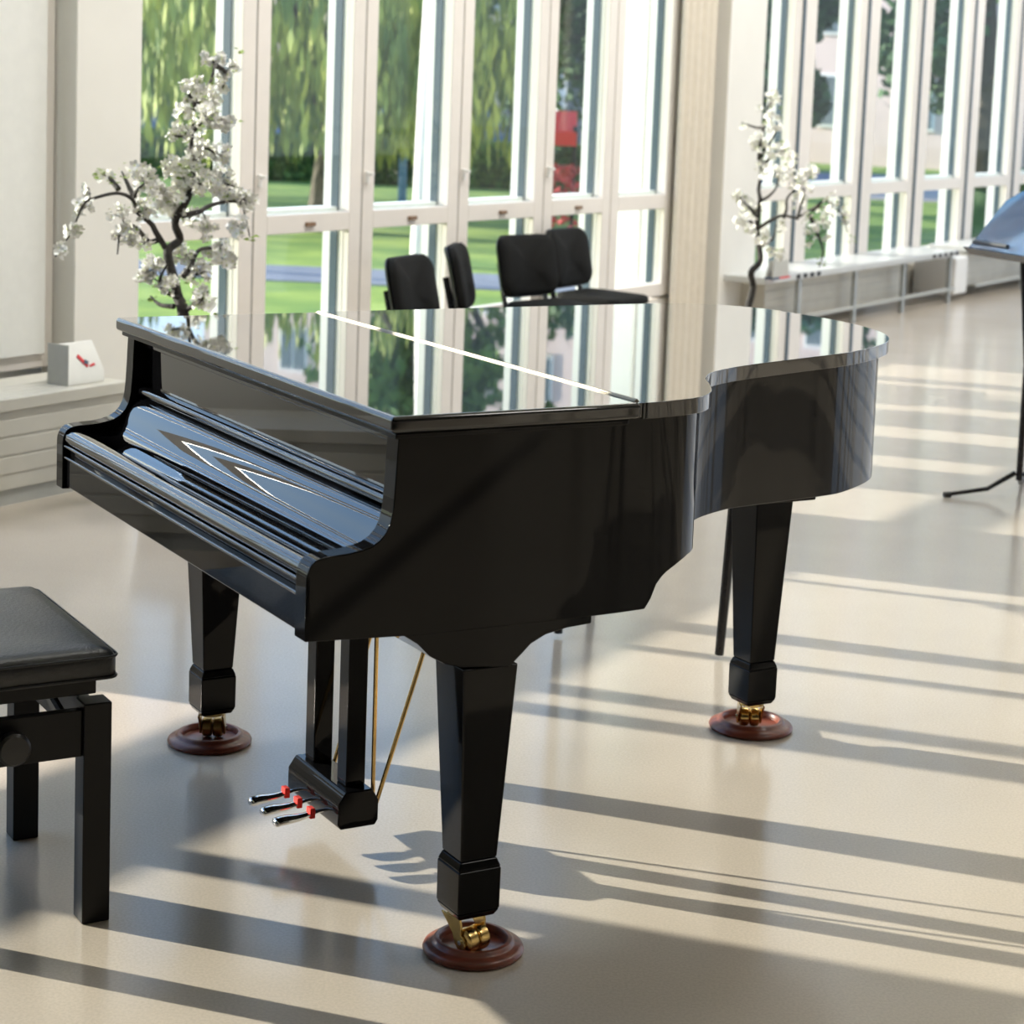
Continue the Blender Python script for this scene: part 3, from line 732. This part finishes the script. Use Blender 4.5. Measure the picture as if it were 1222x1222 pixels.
blossom_tree(t1, sc1,
    [(540,1160),(515,1090),(500,1020),(470,895),(520,845),(498,770),(540,685),(560,640),(572,560),(560,460),(566,380),(574,270)],
    [[(515,1090),(450,1050),(440,1000),(470,930)], [(470,895),(420,810),(400,770),(345,720),(320,660),(260,635),(170,655),(130,680),(90,780),(30,880)], [(320,660),(290,600),(270,565)],
     [(260,635),(220,590),(185,575)], [(440,840),(390,850),(340,790),(280,780),(265,890)], [(345,720),(330,650),(370,600)],
     [(530,740),(600,725),(640,705),(700,690),(770,690),(800,730),(830,850)], [(540,1000),(570,960),(600,900),(650,890),(720,900),(760,930)],
     [(560,640),(620,600),(680,590),(740,600)], [(566,380),(600,340),(650,330)], [(574,270),(610,220),(640,170),(655,100),(640,60)], [(655,100),(700,130),(690,200)],
     [(560,460),(620,450),(670,480)], [(566,380),(530,400),(490,400)], [(574,270),(550,230),(535,190)], [(545,1150),(590,1110),(640,1050)], [(500,1130),(440,1130),(400,1100)]],
    [(650,70,45,10),(730,105,22,4),(690,150,25,7),(690,195,20,4),(535,190,22,4),(578,190,40,10),(620,250,55,18),(525,300,38,9),(540,255,15,2),(620,330,60,18),(700,340,35,10),(510,395,50,12),
     (600,440,45,11),(680,480,48,14),(580,500,50,13),(480,540,45,13),(540,600,50,20),(600,600,50,14),(680,580,60,24),(720,650,50,16),(480,690,60,24),(370,710,45,14),(440,640,50,14),(370,590,60,18),
     (260,715,34,8),(300,820,50,13),(130,690,40,9),(90,780,32,6),(50,850,22,4),(800,680,50,14),(780,800,45,7),(640,800,45,8),(530,920,50,14),(410,960,50,16),(375,1010,35,7),(470,1030,40,9),
     (600,1000,60,20),(620,1090,50,14),(680,920,50,12),(740,950,30,7),(700,880,30,6),(560,760,40,7),(370,860,30,4),(150,615,30,3),(200,590,30,4),(340,560,40,6)],
    [(30,890,20,6),(230,570,50,12),(190,570,20,6),(830,840,20,6),(745,40,15,4),(630,150,40,8),(140,690,20,4),(400,1110,30,6),(300,850,30,6),(560,540,30,6)], 3, .735, 2.3, .0175)
D2 = 11.5; sc2 = D2/2388.9/4.215
t2 = empty('blossom_tree', (1.345, 11.4, 0), R(-8), 'artificial cherry tree with sparse white blossom beside the middle pillar', 'tree')
blossom_tree(t2, sc2,
    [(180,1110),(200,1000),(188,920),(230,860),(213,760),(205,690),(213,560),(203,500),(218,390),(195,350),(212,200),(235,70)],
    [[(213,700),(270,660),(330,635),(400,645),(470,600),(560,590),(620,620),(660,720)], [(335,640),(345,600),(350,540),(430,460),(460,430)], [(213,560),(250,540),(290,490),(300,420)],
     [(225,790),(260,775),(290,740),(300,650)], [(200,640),(160,590),(130,560)], [(205,690),(160,660),(120,650)], [(470,600),(530,545),(560,560)], [(460,620),(500,700),(535,790),(520,870)],
     [(218,390),(270,330),(340,300)], [(212,200),(170,200),(100,180)], [(195,350),(250,270),(280,200)], [(400,645),(420,560),(430,500)]],
    [(240,60,40,9),(190,105,15,3),(110,185,20,2),(250,180,50,12),(200,270,50,12),(250,310,60,14),(340,310,45,6),(280,420,50,10),(370,420,60,11),(450,420,40,9),(410,500,60,11),(120,550,40,12),
     (180,610,50,15),(130,660,35,8),(180,700,30,6),(240,740,50,14),(330,700,30,4),(300,830,40,7),(480,650,60,9),(540,700,50,7),(570,560,60,8),(640,640,30,4),(410,560,40,6),(470,740,40,4),(210,410,35,5)],
    [(660,730,24,8),(520,860,26,8),(370,420,50,10),(450,430,30,8),(110,185,20,5),(260,90,40,8),(300,825,30,6),(600,590,50,10),(350,320,40,8),(480,650,50,8)], 5, .385, 2.0, .020)

# ------------------------------------------------------------------ music stand (right edge)
ms = empty('music_stand', (2.11, 8.12, 0), 0, 'black tripod music stand with a desk coloured blue for reflected sky at the right edge', 'music stand')
mb = MB(); mb.tube([(-.035, .05, 1.0), (.0, .0, .55), (.0, .0, .07)], [.012, .014, .014], 10); mb.build('pole', 'tube', ms)
for i, az in enumerate((-103, 17, 137)):
    d = Vector((math.sin(R(az)), math.cos(R(az)), 0))
    mb = MB(); mb.tube([d*.02+Vector((0, 0, .10)), d*.14+Vector((0, 0, .035)), d*.31+Vector((0, 0, .014))], [.011, .010, .009], 8); l = mb.build('leg', 'tube', ms)
    mb = MB(); mb.tube([d*.30+Vector((0, 0, .013)), d*.33+Vector((0, 0, .0125))], .0122, 8); mb.build('rubber_foot', 'plastic', l)
# desk: tilted plate
bdir = Vector((math.sin(R(160)), math.cos(R(160)), 0)); udir = (Vector((math.sin(R(70)), math.cos(R(70)), 0))*.19 + Vector((0, 0, .225))).normalized(); nd = bdir.cross(udir)
o_ = Vector((-.255, .10, 1.0)); 
DM = Matrix((bdir, udir, nd)).transposed().to_4x4(); DM.translation = o_
mb = MB(); mb.prism([(0, 0), (.50, 0), (.50, .27), (.44, .33), (.06, .33), (0, .27)], 'z', -.0015, .0015, DM); mb.build('desk', 'standskytint', ms)
mb = MB(); mb.prism([(0, 0), (.50, 0), (.50, .006), (0, .006)], 'z', -.022, .022, DM); mb.build('ledge', 'tube', ms)
mb = MB(); mb.tube([DM @ Vector((.06, .03, .03)), DM @ Vector((.30, .03, .03))], .009, 8); mb.build('pencil_bar', 'plastic', ms)
mb = MB(); mb.tube([(-.035, .05, .98), tuple(DM @ Vector((.22, .10, -.01)))], .014, 8); mb.build('tilt_joint', 'tube', ms)
for a_ in (0,):
    pass

# ------------------------------------------------------------------ black stool behind the piano (legs show below it)
bs = empty('black_stool', (.452, 5.80, 0), 0, 'thin-legged black stool standing behind the piano, only its legs showing', 'stool')
axu = Vector((.94, -.34, 0)); axu.normalize(); axv = Vector((-axu.y, axu.x, 0))
BM = Matrix((axu, axv, Vector((0, 0, 1)))).transposed().to_4x4()
mb = MB(); mb.prism(rrect(.28, .16, .05), 'z', .555, .60, BM); mb.build('seat', 'leather', bs, bevel=.01)
for sx in (-1, 1):
    for sy in (-1, 1):
        mb = MB(); mb.tube([BM @ Vector((sx*.265, sy*.14, .556)), BM @ Vector((sx*.243, sy*.16, .012))], [.018, .013], 8); mb.build('leg', 'tube', bs)

# ------------------------------------------------------------------ outside
GZ = -.15
mb = MB(); mb.add([W(-60, -120, GZ), W(140, -120, GZ), W(140, -.2, GZ), W(-60, -.2, GZ)], [(0,1,2,3)]); g = mb.build('lawn', 'grass', smooth=0); structure(g)
def strip(name, y0, y1, m, z, x0=-60, x1=60):
    mb = MB(); mb.box(x0, y0, GZ, x1, y1, GZ+z, Matrix.Rotation(R(-3), 4, 'Z')); structure(mb.build(name, m, smooth=0))
strip('garden_path', 17.2, 18.6, 'asphalt', .012)
strip('street', 36, 44, 'road', .015)
strip('far_pavement', 44, 48, 'asphalt', .02)
def leafcloud(name, m, parent, pts, size, seed, hang=0):
    rnd = random.Random(seed); mb = MB()
    vs = []; fs = []
    for p in pts:
        a = rnd.uniform(0, 2*PI); s_ = size*rnd.uniform(.6, 1.4)
        if hang: u = Vector((math.cos(a)*.35, math.sin(a)*.35, 0)); v = Vector((rnd.uniform(-.1, .1), rnd.uniform(-.1, .1), -1.5))
        else:
            u = Vector((rnd.uniform(-1, 1), rnd.uniform(-1, 1), rnd.uniform(-1, 1))).normalized(); v = u.orthogonal().normalized()*.7
            v.rotate(Matrix.Rotation(a, 3, u))
        n0 = len(vs); vs += [p-u*s_*.5, p-v*s_*.5, p+u*s_*.5, p+v*s_*.5]; fs.append((n0, n0+1, n0+2, n0+3))
    mb.add(vs, fs); return mb.build(name, m, parent, smooth=0, fixn=False)
def willow(x, y, h, r, label, seed):
    rnd = random.Random(seed)
    root = empty('willow_tree', (x, y, GZ), 0, label, 'tree', 'trees outside the windows')
    mb = MB(); mb.tube([(0, 0, 0), (.1, 0, h*.3), (-.1, .1, h*.6)], [.28, .22, .14], 8)
    for k in range(6):
        a = k*1.05; mb.tube([(0, 0, h*.35), (math.cos(a)*r*.4, math.sin(a)*r*.4, h*.7), (math.cos(a)*r*.75, math.sin(a)*r*.75, h*.85)], [.12, .08, .03], 6)
    mb.build('trunk', 'trunk', root)
    pts = []
    for _ in range(430):
        a = rnd.uniform(0, 2*PI); rr = r*math.sqrt(rnd.random()); top = h*(1-.25*(rr/r)**2)*rnd.uniform(.72, 1); ln = rnd.uniform(.3, .85)*top
        px, py = rr*math.cos(a), rr*math.sin(a)
        n = int(ln/.11)
        for k in range(n):
            t = k/n; z = top-ln*t
            if z < .9: break
            pts.append(Vector((px+.12*math.sin(t*4+a)+rnd.uniform(-.06, .06), py+rnd.uniform(-.06, .06), z)))
    tag(leafcloud('foliage', 'willow', root, pts, .19, seed, 1), kind='stuff')
def tree(x, y, h, r, m, label, seed, name='garden_tree', cnt=5000, size=.22, trunk_r=.2, low=.25):
    rnd = random.Random(seed)
    root = empty(name, (x, y, GZ), 0, label, 'tree', 'trees outside the windows')
    mb = MB(); mb.tube([(0, 0, 0), (.08, 0, h*.35), (-.06, .05, h*.75)], [trunk_r, trunk_r*.8, trunk_r*.3], 8)
    for k in range(5):
        a = k*1.3+seed; mb.tube([(0, 0, h*(.3+.06*k)), (math.cos(a)*r*.35, math.sin(a)*r*.35, h*(.42+.06*k)), (math.cos(a)*r*.8, math.sin(a)*r*.8, h*(.55+.06*k))], [trunk_r*.5, trunk_r*.35, .03], 6)
    mb.build('trunk', 'trunk', root)
    blobs = [(Vector((rnd.uniform(-1, 1)*r*.65, rnd.uniform(-1, 1)*r*.65, h*rnd.uniform(low+.1, .9))), rnd.uniform(.25, .5)*r) for _ in range(16)]
    pts = []
    while len(pts) < cnt:
        c, br = rnd.choice(blobs); d = Vector((rnd.gauss(0, 1), rnd.gauss(0, 1), rnd.gauss(0, 1))).normalized()*br*rnd.uniform(.6, 1.05)
        p = c+d
        if p.z > low*h: pts.append(p)
    tag(leafcloud('foliage', m, root, pts, size, seed), kind='stuff')
willow(-2.2, 23.4, 3.9, 2.25, 'large willow with hanging yellow-green branches seen through the second window bay', 11)
willow(-6.3, 29.5, 4.6, 2.6, 'willow behind the blossom tree at the left of the glazing', 12)
tree(-.9, 28.5, 5.8, 1.8, 'midfol', 'leafy tree with dark branches seen through the third window bay', 21)
tree(1.5, 32.4, 4.6, 1.9, 'darkfol', 'dark green tree behind the tall white mast', 22)
tree(3.0, 27, 4.2, 1.5, 'darkfol', 'dark tree beside the white columned entrance', 23)
tree(7.8, 34, 6.4, 2.4, 'darkfol', 'dark tree seen through the first bay right of the pillar', 24)
tree(12.5, 37, 6.5, 2.5, 'midfol', 'green tree seen through the bays right of the pillar', 25)
tree(18, 42, 7, 2.8, 'darkfol', 'dark tree seen near the right edge', 26)
# hedges
def hedge(x0, y0, x1, y1, h, wd, m, label, seed, cnt=6000, size=.14):
    rnd = random.Random(seed); a = Vector((x0, y0, GZ)); b = Vector((x1, y1, GZ)); d = b-a; L_ = d.length; ang = math.atan2(d.y, d.x)
    root = empty('hedge', (a+b)/2, ang, label, 'hedge', 'hedges outside the windows')
    mb = MB(); mb.box(-L_/2+.1, -wd/2+.1, 0, L_/2-.1, wd/2-.1, h-.1); mb.build('branches', 'darkfol', root)
    pts = [Vector((rnd.uniform(-.5, .5)*L_, rnd.choice((-.5, .5))*wd*rnd.uniform(.85, 1.05), rnd.uniform(0, h))) for _ in range(cnt*2//3)] + [Vector((rnd.uniform(-.5, .5)*L_, rnd.uniform(-.5, .5)*wd, h*rnd.uniform(.93, 1.05))) for _ in range(cnt//3)]
    tag(leafcloud('foliage', m, root, pts, size, seed), kind='stuff')
hedge(-7.5, 34.9, 4.0, 35.1, .75, .8, 'midfol', 'low green hedge in front of the street cars', 31)
hedge(-13, 45.2, 6, 45.3, 1.9, 1.2, 'darkfol', 'long dark hedge on the far side of the street', 32, 8000, .25)
hedge(5.5, 24.5, 16, 31, .8, .9, 'midfol', 'green hedge seen low through the right windows', 33)
# parked cars
def car(x, y, rz, label):
    root = empty('parked_car', (x, y, GZ+.015), rz, label, 'car', 'blue cars parked in the street')
    mb = MB(); mb.prism([(-2.1,.30),(2.1,.30),(2.15,.62),(1.95,.80),(1.15,.90),(.55,1.38),(-1.0,1.42),(-1.75,.98),(-2.12,.86),(-2.18,.55)], 'y', -.85, .85); mb.build('body', 'carblue', root, bevel=.06, seg=3)
    mb = MB(); mb.prism([(.98,.93),(.50,1.32),(-.95,1.35),(-1.5,.97)], 'y', -.856, .856); mb.build('side_windows', 'pane', root)
    for sx in (-1.3, 1.3):
        for sy in (-.80, .80):
            mb = MB(); mb.lathe([(.32, -.1), (.34, -.06), (.34, .06), (.32, .1)], 20, Matrix.Translation((sx, sy, .34)) @ Matrix.Rotation(PI/2, 4, 'X')); mb.build('wheel', 'tyre', root)
car(-6.25, 37.5, R(4), 'blue car parked in the street, the left one behind the willow')
car(-1.2, 37.6, R(0), 'blue car parked in the street, the right one behind the willow')
# white mast, lamp post, slim posts
def post(name, x, y, h, r0, r1, m, label, cat, lean=0, ring=None):
    root = empty(name, (x, y, GZ), 0, label, cat)
    mb = MB(); mb.tube([(0, 0, 0), (lean*.3, 0, h*.33), (lean, 0, h)], [r0, (r0+r1)/2*1.02, r1], 16); mb.build('shaft', m, root)
    if ring: mb = MB(); mb.lathe([(r0*1.05, ring-.1), (r0*1.12, ring-.1), (r0*1.12, ring+.1), (r0*1.05, ring+.1)], 20, Matrix.Translation((lean*.55, 0, 0))); mb.build('band', 'bluegrey', root)
    return root
post('flag_mast', -.93, 19.5, 5.2, .095, .12, 'birch', 'thick white mast with a grey band outside the third window bay', 'mast', .16, 1.95)
post('flag_mast', 1.02, 21.5, 5.0, .07, .05, 'birch', 'slim white mast outside the fifth window bay', 'mast', .14)
lp = post('lamp_post', -1.5, 26.2, 1.85, .06, .045, 'lampblue', 'blue lamp post among the trees outside', 'lamp post')
mb = MB(); mb.lathe([(.05, 1.80), (.20, 1.98), (.22, 2.02), (.06, 2.06), (0, 2.07)], 16); mb.build('lamp_head', 'lampblue', lp)
post('garden_post', -2.65, 18.2, .98, .055, .055, 'white', 'short white post standing in the lawn by the garden path', 'post')
# white columned entrance
en = empty('entrance_porch', (-.05, 40.7, GZ), R(2), 'pale entrance porch with slim white columns and a flat canopy', 'building')
mb = MB(); mb.box(-1.9, 0, 0, 1.9, 3, 4.2); mb.build('wall', 'facade2', en)
for k, x in enumerate((-1.6, -.8, 0, .8, 1.5)):
    mb = MB(); mb.lathe([(.14, .3), (.11, .4), (.10, 3.1), (.14, 3.2)], 12, Matrix.Translation((x, -1.3, 0))); mb.build('column', 'white', en)
mb = MB(); mb.box(-1.8, -1.5, 3.2, 1.8, 0, 3.5); mb.box(-1.8, -1.5, 0, 1.8, 0, .3); mb.build('canopy', 'facade2', en)
for k in range(3): mb = MB(); mb.box(-1.3+k*1.0, -.03, .6, -.7+k*1.0, 0, 2.9); mb.build('window', 'pane', en)
# big pink apartment block
bd = empty('apartment_block', (1.5, 59, GZ), R(-30), 'long pale pink apartment block across the street', 'building')
mb = MB(); mb.box(-13.5, 0, 0, 12.0, 9, 13.0); mb.build('wall', 'facade', bd)
for r_ in range(5):
    for c_ in range(11):
        f = MB(); x = -12.6+c_*2.25; z = 1.0+r_*2.5; f.box(x, -.06, z, x+1.1, 0, z+1.45); fo = f.build('window', 'white', bd)
        p_ = MB(); p_.box(x+.08, -.08, z+.08, x+.51, -.055, z+1.37); p_.box(x+.59, -.08, z+.08, x+1.02, -.055, z+1.37); p_.build('pane', 'pane', fo)
mb = MB(); mb.box(-13.7, -.2, 13.0, 12.2, 9.2, 13.3); mb.build('roof', 'facade2', bd)
def house(x, y, w_, h, d, rz, m, label):
    b = empty('house', (x, y, GZ), rz, label, 'building', 'houses across the street')
    mb = MB(); mb.box(-w_/2, 0, 0, w_/2, d, h); mb.build('wall', m, b)
    mb = MB(); mb.prism([(-w_/2-.3, h), (w_/2+.3, h), (0, h+w_*.28)], 'y', -.3, d+.3); mb.build('roof', 'roof', b)
    for r_ in range(int(h//2.4)):
        for c_ in range(int(w_//1.8)):
            f = MB(); xx = -w_/2+.5+c_*1.8; zz = .9+r_*2.4; f.box(xx, -.05, zz, xx+.9, 0, zz+1.3); fo = f.build('window', 'white', b)
            p_ = MB(); p_.box(xx+.07, -.07, zz+.07, xx+.83, -.045, zz+1.23); p_.build('pane', 'pane', fo)
house(3.3, 47, 4.5, 2.6, 5, 0, 'facade2', 'small pale house with an orange roof seen through the fifth bay')
house(-9.5, 47.8, 7, 2.3, 5, R(10), 'facade2', 'low pale building behind the blossom tree')
house(22.5, 51, 9, 5.2, 6, R(-12), 'facade', 'pink house with an orange roof beyond the right windows')
# red awning stall and flower bed
aw = empty('awning_stall', (.55, 25.4, GZ), R(0), 'small stall under a bright red awning outside the fifth bay', 'stall')
mb = MB(); mb.prism([(-.3, 1.22), (.0, 1.48), (.0, 1.10), (-.3, 1.05)], 'x', -.17, .17); mb.build('awning', 'awning', aw)
for x in (-.15, .15):
    for y in (-.27, 0): mb = MB(); mb.tube([(x, y, 0), (x, y, 1.3)], .03, 6); mb.build('leg', 'tube', aw)
mb = MB(); mb.box(-.16, -.28, .6, .16, 0, .8); mb.build('counter', 'redflower', aw)
rnd = random.Random(77)
fb = leafcloud('flower_bed', 'redflower', None, [Vector((.35+rnd.random()*1.0, 24+rnd.random()*.6, GZ+.1+rnd.random()*.75)) for _ in range(350)], .09, 5)
tag(fb, 'bed of red flowers outside the fifth bay', 'flowers', kind='stuff')
aw2 = empty('awning_stall', (13.2, 33.5, GZ), R(-20), 'red awning stall seen through the right windows', 'stall')
mb = MB(); mb.prism([(-.8, 1.5), (.0, 2.2), (.0, 1.1), (-.8, 1.0)], 'x', -1.0, 1.0); mb.build('awning', 'awning', aw2)
for x in (-.9, .9):
    for y in (-.7, 0): mb = MB(); mb.tube([(x, y, 0), (x, y, 1.3)], .03, 6); mb.build('leg', 'tube', aw2)
mb = MB(); mb.box(-.9, -.6, .6, .9, 0, .8); mb.build('counter', 'redflower', aw2)
